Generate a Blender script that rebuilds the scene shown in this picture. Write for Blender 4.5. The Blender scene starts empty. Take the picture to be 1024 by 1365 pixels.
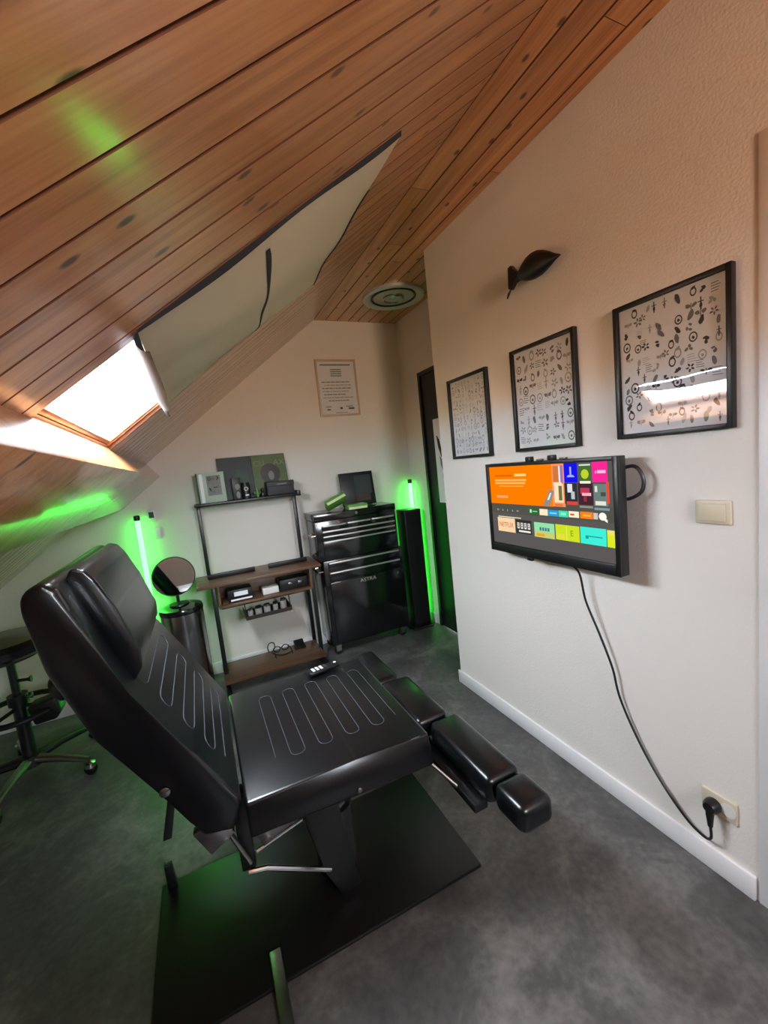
import bpy, bmesh, math, random
from mathutils import Vector, Matrix
R = math.radians
scene = bpy.context.scene
col = scene.collection

# ---------------------------------------------------------------- camera
CAMH = 1.40
yaw, pitch, roll = R(23.8713), R(-6.6511), R(-6.0995)
fwd = Vector((math.sin(yaw)*math.cos(pitch), math.cos(yaw)*math.cos(pitch), math.sin(pitch)))
r0 = Vector((math.cos(yaw), -math.sin(yaw), 0)); u0 = r0.cross(fwd)
right = math.cos(roll)*r0 + math.sin(roll)*u0
up = right.cross(fwd)
cd = bpy.data.cameras.new('camera'); cam = bpy.data.objects.new('camera', cd); col.objects.link(cam)
cd.sensor_fit = 'HORIZONTAL'; cd.sensor_width = 36.0; cd.lens = 555.44/1024*36.0
cd.clip_start = 0.02; cd.clip_end = 200
M = Matrix((right, up, -fwd)).transposed().to_4x4(); M.translation = (0, 0, CAMH)
cam.matrix_world = M
scene.camera = cam

# ---------------------------------------------------------------- world, light, exposure
SKY = 48.0
w = bpy.data.worlds.new('sky'); scene.world = w; w.use_nodes = True
bg = w.node_tree.nodes['Background']
wt = w.node_tree; wtc = wt.nodes.new('ShaderNodeTexCoord'); wsep = wt.nodes.new('ShaderNodeSeparateXYZ'); wr = wt.nodes.new('ShaderNodeValToRGB')
wt.links.new(wtc.outputs['Generated'], wsep.inputs[0]); wt.links.new(wsep.outputs['Z'], wr.inputs[0]); wt.links.new(wr.outputs['Color'], bg.inputs['Color'])
wr.color_ramp.elements[0].position = .0; wr.color_ramp.elements[0].color = (.84, .58, .40, 1)      # sunlit tiled roofs and ground below the horizon
wr.color_ramp.elements[1].position = .06; wr.color_ramp.elements[1].color = (.82, .91, 1.0, 1)     # bright hazy sky
bg.inputs['Strength'].default_value = SKY
scene.view_settings.view_transform = 'Standard'; scene.view_settings.look = 'None'
scene.view_settings.gamma = 1.0; scene.view_settings.use_curve_mapping = False
scene.view_settings.exposure = 0.72
scene.cycles.use_denoising = True
scene.cycles.max_bounces = 10; scene.cycles.diffuse_bounces = 6; scene.cycles.glossy_bounces = 4
scene.cycles.transparent_max_bounces = 8; scene.cycles.caustics_reflective = False; scene.cycles.caustics_refractive = False
scene.cycles.sample_clamp_indirect = 6.0

# room numbers (metres)
W, B, C, K, A = 1.336, 3.22, 2.54, 1.006, 1.711     # right wall x, back wall y, ceiling z, crease x, alcove wall x
YC, YN, XL = 2.10, -1.60, -1.60                     # partition end, near wall, knee wall
TS = 0.765; SC = 1/math.hypot(1, TS); SS = TS*SC     # roof slope
def RP(u, y, n=0.0):                                 # u metres down the slope from the crease, n metres out through the roof
    return Vector((K - u*SC - n*SS, y, C - u*SS + n*SC))
UW0, UW1 = 0.50, 1.615                               # skylight opening along the slope
GW = (.36, .95, 1.48, 2.05)                           # gable window behind the viewer: x0, x1, z0, z1
WINS = [(1.05, 1.90)]
UL = (K - XL)/SC
for (ya, yb) in WINS:                                # sky portal in the skylight
    ld = bpy.data.lights.new('skylight_portal', 'AREA'); lo = bpy.data.objects.new('skylight_portal', ld); col.objects.link(lo)
    ld.shape = 'RECTANGLE'; ld.size = (UW1-UW0); ld.size_y = yb-ya; ld.cycles.is_portal = True
    m = Matrix((Vector((SC, 0, SS)), Vector((0, 1, 0)), Vector((-SS, 0, SC)))).transposed().to_4x4()
    m.translation = RP((UW0+UW1)/2, (ya+yb)/2, 0.06); lo.matrix_world = m

ld = bpy.data.lights.new('gable_window_portal', 'AREA'); lo = bpy.data.objects.new('gable_window_portal', ld); col.objects.link(lo)
ld.shape = 'RECTANGLE'; ld.size = GW[1]-GW[0]; ld.size_y = GW[3]-GW[2]; ld.cycles.is_portal = True
lo.location = ((GW[0]+GW[1])/2, YN-.12, (GW[2]+GW[3])/2); lo.rotation_euler = (R(90), 0, 0)

# ---------------------------------------------------------------- materials
def nt(name):
    m = bpy.data.materials.new(name); m.use_nodes = True
    t = m.node_tree; return m, t, t.nodes['Principled BSDF']
def lin(c):
    return tuple((x/12.92 if x <= .04045 else ((x+.055)/1.055)**2.4) for x in (v/255 for v in c)) + (1,)
def mat(name, rgb, rough=.5, metal=0, bump=0, bscale=200, coat=0, var=0, spec=.5):
    m, t, p = nt(name)
    p.inputs['Base Color'].default_value = lin(rgb); p.inputs['Roughness'].default_value = rough
    p.inputs['Metallic'].default_value = metal; p.inputs['Coat Weight'].default_value = coat; p.inputs['Coat Roughness'].default_value = max(.06, rough*.75)
    p.inputs['Specular IOR Level'].default_value = spec
    tc = t.nodes.new('ShaderNodeTexCoord')
    n = t.nodes.new('ShaderNodeTexNoise'); n.inputs['Scale'].default_value = bscale; n.inputs['Detail'].default_value = 3
    t.links.new(tc.outputs['Object'], n.inputs['Vector'])
    if bump:
        b = t.nodes.new('ShaderNodeBump'); b.inputs['Strength'].default_value = bump; b.inputs['Distance'].default_value = .004
        t.links.new(n.outputs['Fac'], b.inputs['Height']); t.links.new(b.outputs['Normal'], p.inputs['Normal'])
    if var:
        n2 = t.nodes.new('ShaderNodeTexNoise'); n2.inputs['Scale'].default_value = 9; n2.inputs['Detail'].default_value = 4
        t.links.new(tc.outputs['Object'], n2.inputs['Vector'])
        h = t.nodes.new('ShaderNodeMapRange'); h.inputs[3].default_value = 1-var; h.inputs[4].default_value = 1+var
        t.links.new(n2.outputs['Fac'], h.inputs[0])
        hv = t.nodes.new('ShaderNodeHueSaturation'); hv.inputs['Color'].default_value = lin(rgb)
        t.links.new(h.outputs[0], hv.inputs['Value']); t.links.new(hv.outputs['Color'], p.inputs['Base Color'])
    return m
def emit(name, rgb, strength):
    m = bpy.data.materials.new(name); m.use_nodes = True; t = m.node_tree
    t.nodes.remove(t.nodes['Principled BSDF']); e = t.nodes.new('ShaderNodeEmission')
    e.inputs['Color'].default_value = rgb if len(rgb) == 4 else lin(rgb); e.inputs['Strength'].default_value = strength
    t.links.new(e.outputs[0], t.nodes['Material Output'].inputs[0]); return m
def wood(name, dark, mid, light, knots=True, rough=.3, coat=.3, scale=1.0):
    m, t, p = nt(name); N = t.nodes.new; L = t.links.new
    tc = N('ShaderNodeTexCoord'); oi = N('ShaderNodeObjectInfo')
    off = N('ShaderNodeVectorMath'); off.operation = 'SCALE'; off.inputs[0].default_value = (37, 51, 23); L(oi.outputs['Random'], off.inputs['Scale'])
    add = N('ShaderNodeVectorMath'); add.operation = 'ADD'; L(tc.outputs['Object'], add.inputs[0]); L(off.outputs[0], add.inputs[1])
    def mp(s):
        q = N('ShaderNodeMapping'); q.inputs['Scale'].default_value = tuple(x*scale for x in s); L(add.outputs[0], q.inputs['Vector']); return q.outputs[0]
    n1 = N('ShaderNodeTexNoise'); n1.inputs['Scale'].default_value = 1; n1.inputs['Detail'].default_value = 5; n1.inputs['Distortion'].default_value = 1.2; L(mp((1.3, 16, 16)), n1.inputs['Vector'])
    n2 = N('ShaderNodeTexNoise'); n2.inputs['Scale'].default_value = 1; n2.inputs['Detail'].default_value = 4; L(mp((4, 150, 150)), n2.inputs['Vector'])
    mx = N('ShaderNodeMix'); mx.inputs[0].default_value = .3; L(n1.outputs['Fac'], mx.inputs[2]); L(n2.outputs['Fac'], mx.inputs[3])
    cr = N('ShaderNodeValToRGB'); e = cr.color_ramp.elements
    e[0].position = .32; e[0].color = lin(dark); e[1].position = .68; e[1].color = lin(light); q = e.new(.5); q.color = lin(mid)
    L(mx.outputs[0], cr.inputs[0]); c = cr.outputs['Color']
    if knots:
        v = N('ShaderNodeTexVoronoi'); v.voronoi_dimensions = '2D'; v.inputs['Scale'].default_value = 1; v.inputs['Randomness'].default_value = 1; L(mp((3.6, 7.5, .01)), v.inputs['Vector'])
        r = N('ShaderNodeMapRange'); r.inputs[1].default_value = .035; r.inputs[2].default_value = .07; r.inputs[3].default_value = .85; r.inputs[4].default_value = 0; L(v.outputs['Distance'], r.inputs[0])
        k = N('ShaderNodeMix'); k.data_type = 'RGBA'; L(r.outputs[0], k.inputs[0]); L(c, k.inputs[6]); k.inputs[7].default_value = lin((44, 22, 10)); c = k.outputs[2]
    hv = N('ShaderNodeHueSaturation'); r2 = N('ShaderNodeMapRange'); r2.inputs[3].default_value = .86; r2.inputs[4].default_value = 1.12; L(oi.outputs['Random'], r2.inputs[0])
    L(r2.outputs[0], hv.inputs['Value']); L(c, hv.inputs['Color']); L(hv.outputs['Color'], p.inputs['Base Color'])
    p.inputs['Roughness'].default_value = rough; p.inputs['Coat Weight'].default_value = coat; p.inputs['Coat Roughness'].default_value = .14
    b = N('ShaderNodeBump'); b.inputs['Strength'].default_value = .12; b.inputs['Distance'].default_value = .004; L(n1.outputs['Fac'], b.inputs['Height']); L(b.outputs['Normal'], p.inputs['Normal'])
    return m
def glassy(name, rough=.02, tint=(255, 255, 255), refl=.06):
    m = bpy.data.materials.new(name); m.use_nodes = True; t = m.node_tree; t.nodes.remove(t.nodes['Principled BSDF']); N = t.nodes.new
    a = N('ShaderNodeBsdfTransparent'); a.inputs[0].default_value = lin(tint); g = N('ShaderNodeBsdfGlossy'); g.inputs['Roughness'].default_value = rough
    lw = N('ShaderNodeLayerWeight'); lw.inputs[0].default_value = .5; pw = N('ShaderNodeMath'); pw.operation = 'POWER'; pw.inputs[1].default_value = 4.0
    f = N('ShaderNodeMapRange'); f.inputs[3].default_value = refl; f.inputs[4].default_value = 1.0; x = N('ShaderNodeMixShader')
    t.links.new(lw.outputs['Facing'], pw.inputs[0]); t.links.new(pw.outputs[0], f.inputs[0])
    t.links.new(f.outputs[0], x.inputs[0]); t.links.new(a.outputs[0], x.inputs[1]); t.links.new(g.outputs[0], x.inputs[2])
    t.links.new(x.outputs[0], t.nodes['Material Output'].inputs[0]); return m
def floor_mat():
    m, t, p = nt('vinyl_floor'); N = t.nodes.new; L = t.links.new
    tc = N('ShaderNodeTexCoord')
    a = N('ShaderNodeTexNoise'); a.inputs['Scale'].default_value = 3.2; a.inputs['Detail'].default_value = 7; a.inputs['Roughness'].default_value = .62; a.inputs['Distortion'].default_value = .6
    L(tc.outputs['Object'], a.inputs['Vector'])
    b = N('ShaderNodeTexNoise'); b.inputs['Scale'].default_value = 45; b.inputs['Detail'].default_value = 5; L(tc.outputs['Object'], b.inputs['Vector'])
    mx = N('ShaderNodeMix'); mx.inputs[0].default_value = .22; L(a.outputs['Fac'], mx.inputs[2]); L(b.outputs['Fac'], mx.inputs[3])
    cr = N('ShaderNodeValToRGB'); e = cr.color_ramp.elements
    e[0].position = .33; e[0].color = lin((52, 51, 51)); e[1].position = .68; e[1].color = lin((122, 120, 117)); q = e.new(.5); q.color = lin((82, 81, 80))
    L(mx.outputs[0], cr.inputs[0]); L(cr.outputs['Color'], p.inputs['Base Color'])
    p.inputs['Roughness'].default_value = .42
    bp = N('ShaderNodeBump'); bp.inputs['Strength'].default_value = .08; bp.inputs['Distance'].default_value = .002; L(b.outputs['Fac'], bp.inputs['Height']); L(bp.outputs['Normal'], p.inputs['Normal'])
    return m
def cloth_mat():
    m, t, p = nt('beige_fabric'); N = t.nodes.new; L = t.links.new
    p.inputs['Base Color'].default_value = lin((206, 196, 172)); p.inputs['Roughness'].default_value = .9
    tr = N('ShaderNodeBsdfTranslucent'); tr.inputs[0].default_value = lin((190, 185, 160)); x = N('ShaderNodeMixShader'); x.inputs[0].default_value = .025
    L(p.outputs[0], x.inputs[1]); L(tr.outputs[0], x.inputs[2]); L(x.outputs[0], t.nodes['Material Output'].inputs[0])
    tc = N('ShaderNodeTexCoord'); n = N('ShaderNodeTexNoise'); n.inputs['Scale'].default_value = 300; L(tc.outputs['Object'], n.inputs['Vector'])
    b = N('ShaderNodeBump'); b.inputs['Strength'].default_value = .1; b.inputs['Distance'].default_value = .002; L(n.outputs['Fac'], b.inputs['Height']); L(b.outputs['Normal'], p.inputs['Normal'])
    return m
PINE = wood('varnished_pine', (154, 94, 54), (192, 128, 80), (212, 152, 100), rough=.36, coat=1.0)
WALNUT = wood('walnut_laminate', (74, 50, 36), (104, 74, 54), (128, 94, 70), knots=False, rough=.4, coat=.1)
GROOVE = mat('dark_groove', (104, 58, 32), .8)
WALL = mat('white_textured_plaster', (226, 222, 216), .85, bump=.32, bscale=130)
WALLB = mat('white_plaster', (226, 222, 214), .85, bump=.25, bscale=110)
WHITE = mat('white_gloss_paint', (232, 232, 232), .35)
FLOOR = floor_mat()
BLACKDOOR = mat('black_door_paint', (22, 23, 23), .5)
BLACK = mat('black_plastic', (16, 16, 17), .4)
BLACKM = mat('black_metal', (20, 21, 22), .35, var=.15)
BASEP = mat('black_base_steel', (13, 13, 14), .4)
GLOSSB = mat('black_gloss_enamel', (14, 15, 16), .16, coat=.5)
LEATHER = mat('black_leather', (9, 11, 15), .28, bump=.05, bscale=420, spec=.42, coat=.35)
PIPING = mat('grey_piping', (58, 60, 66), .4)
STITCH = mat('grey_stitching', (62, 65, 72), .6)
CHROME = mat('chrome', (200, 200, 200), .16, 1)
STEEL = mat('brushed_steel', (150, 148, 142), .32, 1)
ALU = mat('satin_aluminium', (205, 205, 200), .35, .8)
DARKSTEEL = mat('dark_polished_steel', (160, 160, 164), .2, 1)
MIRROR = mat('mirror_glass', (190, 195, 195), .02, 1)
CLOTH = cloth_mat()
LINING = mat('dark_lining', (34, 36, 42), .85)
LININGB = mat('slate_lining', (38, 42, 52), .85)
GLASS = glassy('clear_glass')
PAPER = mat('white_paper', (242, 244, 248), .7)
INK = [mat('ink_light', (176, 177, 180), .7), mat('ink_mid', (120, 121, 124), .7), mat('ink_dark', (52, 52, 55), .7)]
INKF = [mat('ink_faint', (204, 204, 208), .7), mat('ink_pale', (184, 184, 188), .7), mat('ink_soft', (160, 160, 165), .7)]
CREAM = mat('cream_plastic', (206, 196, 172), .4)
WHITEP = mat('white_plastic', (225, 224, 220), .35)
GREENTUBE = emit('green_tube', (0.045, 1.0, 0.06, 1), 8.5)

# ---------------------------------------------------------------- mesh helpers
class MB:
    def __init__(s): s.bm = bmesh.new(); s.mi = 0
    def _f(s, vs):
        try: f = s.bm.faces.new(vs); f.material_index = s.mi; return f
        except ValueError: return None
    def poly(s, pts): return s._f([s.bm.verts.new(p) for p in pts])
    def hexa(s, p, r=0, seg=2):                        # p: 8 points, bottom 4 then top 4
        v = [s.bm.verts.new(q) for q in p]
        fs = [s._f([v[i] for i in q]) for q in ((3,2,1,0),(4,5,6,7),(0,1,5,4),(1,2,6,5),(2,3,7,6),(3,0,4,7))]
        if r: s.bevel([f for f in fs if f], r, seg)
        return s
    def bevel(s, fs, r, seg=2):
        es = list({e for f in fs for e in f.edges})
        bmesh.ops.bevel(s.bm, geom=es, offset=r, segments=seg, profile=.5, affect='EDGES', clamp_overlap=True)
    def box(s, x0, x1, y0, y1, z0, z1, r=0, seg=2):
        return s.hexa([(x0,y0,z0),(x1,y0,z0),(x1,y1,z0),(x0,y1,z0),(x0,y0,z1),(x1,y0,z1),(x1,y1,z1),(x0,y1,z1)], r, seg)
    def obox(s, c, ax, ay, az, hx, hy, hz, r=0, seg=2):  # oriented box
        c, ax, ay, az = map(Vector, (c, ax, ay, az))
        p = [c + ax*hx*i + ay*hy*j + az*hz*k for k in (-1, 1) for (i, j) in ((-1,-1),(1,-1),(1,1),(-1,1))]
        return s.hexa(p, r, seg)
    def roof(s, u0, u1, y0, y1, n0, n1, r=0):
        return s.hexa([RP(u1,y0,n0),RP(u0,y0,n0),RP(u0,y1,n0),RP(u1,y1,n0),RP(u1,y0,n1),RP(u0,y0,n1),RP(u0,y1,n1),RP(u1,y1,n1)], r)
    def prism(s, pts, a, b, axis='y', r=0, seg=2):      # pts in the plane across the axis
        def q(p, t): return {'y': (p[0], t, p[1]), 'x': (t, p[0], p[1]), 'z': (p[0], p[1], t)}[axis]
        v0 = [s.bm.verts.new(q(p, a)) for p in pts]; v1 = [s.bm.verts.new(q(p, b)) for p in pts]; n = len(pts)
        fs = [s._f(v0[::-1]), s._f(v1)] + [s._f((v0[i], v0[(i+1) % n], v1[(i+1) % n], v1[i])) for i in range(n)]
        if r: s.bevel([f for f in fs if f], r, seg)
        return s
    def tube(s, pts, r, n=10, rs=None, cap=True):
        pts = [Vector(p) for p in pts]; rings = []; prev = None
        for i, p in enumerate(pts):
            d = (pts[min(i+1, len(pts)-1)] - pts[max(i-1, 0)]).normalized()
            if prev is None: a = d.orthogonal().normalized()
            else: a = (prev - d*prev.dot(d)).normalized()
            prev = a; b = d.cross(a); rr = rs[i] if rs else r
            rings.append([s.bm.verts.new(p + (a*math.cos(t) + b*math.sin(t))*rr) for t in (2*math.pi*k/n for k in range(n))])
        for i in range(len(rings)-1):
            for k in range(n): s._f((rings[i][k], rings[i][(k+1) % n], rings[i+1][(k+1) % n], rings[i+1][k]))
        if cap: s._f(rings[0][::-1]); s._f(rings[-1])
        return s
    def lathe(s, prof, o=(0,0,0), n=32, ax=(0,0,1), cap=True):   # prof: (radius, height along ax)
        o, ax = Vector(o), Vector(ax).normalized(); a = ax.orthogonal().normalized(); b = ax.cross(a); rings = []
        for (r, h) in prof:
            rings.append([s.bm.verts.new(o + ax*h + (a*math.cos(t)+b*math.sin(t))*max(r, 1e-4)) for t in (2*math.pi*k/n for k in range(n))])
        for i in range(len(rings)-1):
            for k in range(n): s._f((rings[i][k], rings[i][(k+1) % n], rings[i+1][(k+1) % n], rings[i+1][k]))
        if cap: s._f(rings[0][::-1]); s._f(rings[-1])
        return s
    def grid(s, f, nu, nv, thick=None):
        V = [[s.bm.verts.new(f(i/nu, j/nv)) for j in range(nv+1)] for i in range(nu+1)]
        fs = [s._f((V[i][j], V[i+1][j], V[i+1][j+1], V[i][j+1])) for i in range(nu) for j in range(nv)]
        if thick:                                      # second skin pushed out along the roof normal, closed round the rim
            d = Vector((-SS, 0, SC))*thick; U = [[s.bm.verts.new(v.co + d) for v in r_] for r_ in V]
            for i in range(nu):
                for j in range(nv): s._f((U[i][j], U[i][j+1], U[i+1][j+1], U[i+1][j]))
            for i in range(nu):
                for j in (0, nv): s._f((V[i][j], V[i+1][j], U[i+1][j], U[i][j]))
            for j in range(nv):
                for i in (0, nu): s._f((V[i][j], V[i][j+1], U[i][j+1], U[i][j]))
        return s
def wloc(o):
    v = Vector((0, 0, 0))
    while o: v += o.location; o = o.parent
    return v
def obj(name, mb, m, parent=None, smooth=True, sharp=.6, origin=None):
    bm = mb.bm if isinstance(mb, MB) else mb
    bmesh.ops.recalc_face_normals(bm, faces=bm.faces)
    me = bpy.data.meshes.new(name)
    if parent is None:
        if origin is None:
            xs = [v.co for v in bm.verts]
            origin = Vector(((min(v.x for v in xs)+max(v.x for v in xs))/2, (min(v.y for v in xs)+max(v.y for v in xs))/2, min(v.z for v in xs)))
        off = Vector(origin)
    else: off = wloc(parent)
    bmesh.ops.translate(bm, verts=bm.verts, vec=-off)
    for f in bm.faces: f.smooth = smooth
    if smooth:
        for e in bm.edges:
            if len(e.link_faces) == 2 and e.calc_face_angle(0) > sharp: e.smooth = False
    bm.to_mesh(me); bm.free()
    for x in (m if isinstance(m, (list, tuple)) else [m]): me.materials.append(x)
    o = bpy.data.objects.new(name, me); col.objects.link(o)
    if parent is None: o.location = off
    else: o.parent = parent
    return o
def tag(o, label, cat, group=None):
    o['label'] = label; o['category'] = cat
    if group: o['group'] = group
    return o
def thing(name, label, cat, loc, group=None):
    o = bpy.data.objects.new(name, None); col.objects.link(o); o.location = loc; o.empty_display_size = .1
    return tag(o, label, cat, group)
def struct(name, mb, m, parent=None, label=None, **k):
    o = obj(name, mb, m, parent, **k)
    if parent is None: o['kind'] = 'structure'
    if label: o['label'] = label
    return o
def catmull(P, n=8):
    P = [Vector(p) for p in P]; P = [P[0]*2-P[1]] + P + [P[-1]*2-P[-2]]; out = []
    for i in range(1, len(P)-2):
        a, b, c, d = P[i-1:i+3]
        for k in range(n):
            t = k/n; out.append(.5*((2*b)+(c-a)*t+(2*a-5*b+4*c-d)*t*t+(3*b-a-3*c+d)*t**3))
    return out + [P[-2]]
def text_faces(s, size):
    cu = bpy.data.curves.new('txt', 'FONT'); cu.body = s; cu.size = size; cu.align_x = 'CENTER'; cu.align_y = 'CENTER'; cu.resolution_u = 2
    o = bpy.data.objects.new('txt', cu); me = bpy.data.meshes.new_from_object(o)
    res = [[(me.vertices[i].co.x, me.vertices[i].co.y) for i in p.vertices] for p in me.polygons]
    bpy.data.objects.remove(o); bpy.data.curves.remove(cu); bpy.data.meshes.remove(me); return res

# ---------------------------------------------------------------- room shell
fl = struct('floor', MB().box(XL-.15, A+.15, YN-.15, B+.15, -.06, 0), FLOOR, label='dark grey stone-look vinyl floor')
def zroof(x): return C if x > K else C - (K-x)*TS
# sloped ceiling: roof slab with the skylight openings left out
mb = MB(); ys = [YN-.12] + [y for w_ in sorted(WINS) for y in w_] + [B+.12]
for i in range(0, len(ys)-1):
    if i % 2 == 0: mb.roof(-.02, UL+.15, ys[i], ys[i+1], .012, .05)
    else:
        mb.roof(-.02, UW0, ys[i], ys[i+1], .012, .05); mb.roof(UW1, UL+.15, ys[i], ys[i+1], .012, .05)
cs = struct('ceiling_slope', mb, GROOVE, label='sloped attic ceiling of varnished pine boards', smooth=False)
PITCH = .0930
def plank_mesh(name, pieces):                            # pieces: (x0,x1,y0,y1) in the plank's own plane; visible side at z=0
    mb = MB(); g = .0021; c = .0015
    for (x0, x1, y0, y1, l, r_) in pieces:
        a0, a1 = (y0+g, y0+g+c) if l else (y0, y0); b0, b1 = (y1-g, y1-g-c) if r_ else (y1, y1)
        pr = [(a0, .012), (a0, .002 if l else 0), (a1, 0), (b1, 0), (b0, .002 if r_ else 0), (b0, .012)]
        pr = [q for i, q in enumerate(pr) if q != pr[i-1]]
        mb.prism(pr, x0, x1, 'x')
    bm = mb.bm; bmesh.ops.recalc_face_normals(bm, faces=bm.faces)
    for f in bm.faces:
        if f.normal.z > -.9: f.material_index = 1              # tongue-and-groove edges coloured dark, painting in the shade of the grooves
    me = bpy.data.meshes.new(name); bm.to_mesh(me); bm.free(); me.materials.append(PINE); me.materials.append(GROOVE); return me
full = plank_mesh('plank', [(-UL, 0, -PITCH/2, PITCH/2, 1, 1)])
rot = Matrix.Rotation(-math.atan(TS), 4, 'Y')
k0 = math.floor((YN-.439)/PITCH); k = k0
while .439 + k*PITCH < B:
    y0 = .439 + k*PITCH; y1 = y0+PITCH; k += 1
    lo, hi = max(y0, YN), min(y1, B); yc = (y0+y1)/2
    hit = [w_ for w_ in WINS if lo < w_[1] and hi > w_[0]]
    if not hit and lo == y0 and hi == y1: me = full
    elif not hit: me = plank_mesh('plank', [(-UL, 0, lo-yc, hi-yc, 1, 1)])
    else:
        wa, wb = hit[0]; pc = [(-UL, -UW1, lo-yc, hi-yc, 1, 1), (-UW0, 0, lo-yc, hi-yc, 1, 1)]
        if lo < wa - .004: pc.append((-UW1, -UW0, lo-yc, wa-yc, 1, 0))
        if hi > wb + .004: pc.append((-UW1, -UW0, wb-yc, hi-yc, 0, 1))
        me = plank_mesh('plank', pc)
    o = bpy.data.objects.new('plank', me); col.objects.link(o); o.parent = cs
    o.matrix_local = Matrix.Translation(-cs.location) @ Matrix.Translation((K, yc, C)) @ rot
# flat ceiling
mb = MB().box(K-.02, A+.12, YN-.12, B+.12, C+.012, C+.12)
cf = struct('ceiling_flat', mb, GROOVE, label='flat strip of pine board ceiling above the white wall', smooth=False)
random.seed(4)
x = K; i = 0; fm = {}
while x < A - .01:
    x1 = min(x+PITCH, A) if i != 3 else W+.03; ya = YN if x < W else YC-.02
    cuts = [ya]; yy = ya + random.uniform(.7, 1.5)
    while yy < B - .5: cuts.append(yy); yy += random.uniform(1.0, 1.7)
    cuts.append(B)
    for a_, b_ in zip(cuts[:-1], cuts[1:]):
        L_ = b_-a_; me = plank_mesh('plank', [(-L_/2+.001, L_/2-.001, -(x1-x)/2, (x1-x)/2, 1, 1)])
        o = bpy.data.objects.new('plank', me); col.objects.link(o); o.parent = cf
        o.matrix_local = Matrix.Translation(-cf.location) @ Matrix.Translation(((x+x1)/2, (a_+b_)/2, C)) @ Matrix.Rotation(math.pi/2, 4, 'Z')
    x = x1; i += 1
# walls
struct('wall_right', MB().box(W, W+.09, YN, YC, 0, C+.03), WALL, label='white textured partition wall on the right')
struct('wall_return', MB().box(W+.09, A+.08, YC-.09, YC, 0, C+.03), WALL, label='short return of the partition at the alcove')
DY0, DY1, DZ = 2.16, 2.945, 2.07
mb = MB(); mb.box(A, A+.1, DY1, B+.1, 0, C+.03); mb.box(A, A+.1, YC, DY1, DZ, C+.03); mb.box(A, A+.1, YC-.05, DY0, 0, DZ)
struct('wall_alcove', mb, WALLB, label='white alcove side wall holding the black door')
def gable(y0, y1, name, m, label):
    pr = [(XL-.1, 0), (A+.1, 0), (A+.1, C+.03), (K, C+.03), (XL-.1, zroof(XL-.1)+.03)]
    return struct(name, MB().prism(pr, y0, y1), m, label=label, smooth=False)
gable(B, B+.1, 'wall_back', WALLB, 'white gable wall behind the desk')
wn = gable(YN-.1, YN, 'wall_near', WALLB, 'white gable wall behind the viewer')
bmn = bmesh.new(); bmn.from_mesh(wn.data); bmesh.ops.delete(bmn, geom=bmn.faces[:], context='FACES'); bmn.clear()
nw = MB()
for pr in ([(XL-.1, 0), (A+.1, 0), (A+.1, GW[2]), (XL-.1, GW[2])], [(XL-.1, GW[2]), (GW[0], GW[2]), (GW[0], zroof(GW[0])+.03), (XL-.1, zroof(XL-.1)+.03)],
           [(GW[1], GW[2]), (A+.1, GW[2]), (A+.1, C+.03), (GW[1], zroof(GW[1])+.03)], [(GW[0], zroof(GW[0])-.02), (GW[1], GW[3]), (GW[1], zroof(GW[1])+.03), (GW[0], zroof(GW[0])+.03)]):
    nw.prism([(p[0]-wn.location.x, p[1]-wn.location.z) for p in pr], YN-.1-wn.location.y, YN-wn.location.y)
bmesh.ops.recalc_face_normals(nw.bm, faces=nw.bm.faces); nw.bm.to_mesh(wn.data); nw.bm.free()
struct('wall_left', MB().box(XL-.1, XL, YN, B, 0, zroof(XL)+.02), WALLB, label='low white knee wall under the slope')
def base(name, *b): struct(name, MB().box(*b, r=.003), WHITE, label='white painted baseboard')
base('baseboard_right', W-.012, W, .594, YC+.012, 0, .078)
base('baseboard_back', XL, A, B-.012, B, 0, .085)
base('baseboard_alcove', A-.012, A, DY1+.05, B-.012, 0, .085)
base('baseboard_left', XL, XL+.012, YN, B-.012, 0, .085)
# white door set in the right wall near the viewer: its casing starts at the seam
mb = MB(); mb.box(W-.004, W+.001, .515, .588, 0, 2.083, .002); mb.box(W-.004, W+.001, -.40, .515, 2.01, 2.083, .002); mb.box(W-.004, W+.001, -.40, -.33, 0, 2.01, .002)
struct('trim_1', mb, WHITE, label='white flat door casing at the right edge')
d2 = struct('door_2', MB().box(W-.003, W+.001, -.33, .515, .01, 2.01, .002), WHITE, label='white flush door at the right edge')
obj('door_handle', MB().tube([(W-.004, .44, 1.02), (W-.05, .44, 1.02), (W-.055, .42, 1.02), (W-.055, .32, 1.02)], .009), STEEL, d2)
# black door in the alcove
d1 = struct('door_1', MB().box(A+.012, A+.05, DY0, DY1, .005, DZ), BLACKDOOR, label='black painted door in the alcove')
obj('door_frame', MB().box(A-.002, A+.05, DY1-.03, DY1, 0, DZ+.0).box(A-.002, A+.05, DY0, DY1-.03, DZ-.03, DZ), BLACKDOOR, d1)
obj('door_handle', MB().tube([(A+.014, 2.24, 1.02), (A-.04, 2.24, 1.02), (A-.045, 2.26, 1.02), (A-.045, 2.36, 1.02)], .009), STEEL, d1)
# boxed purlin under the skylights
struct('trim_2', MB().roof(UW1-.005, 1.925, .45, B, -.115, .012, .003), PINE, label='boxed pine purlin running under the skylight')

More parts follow.
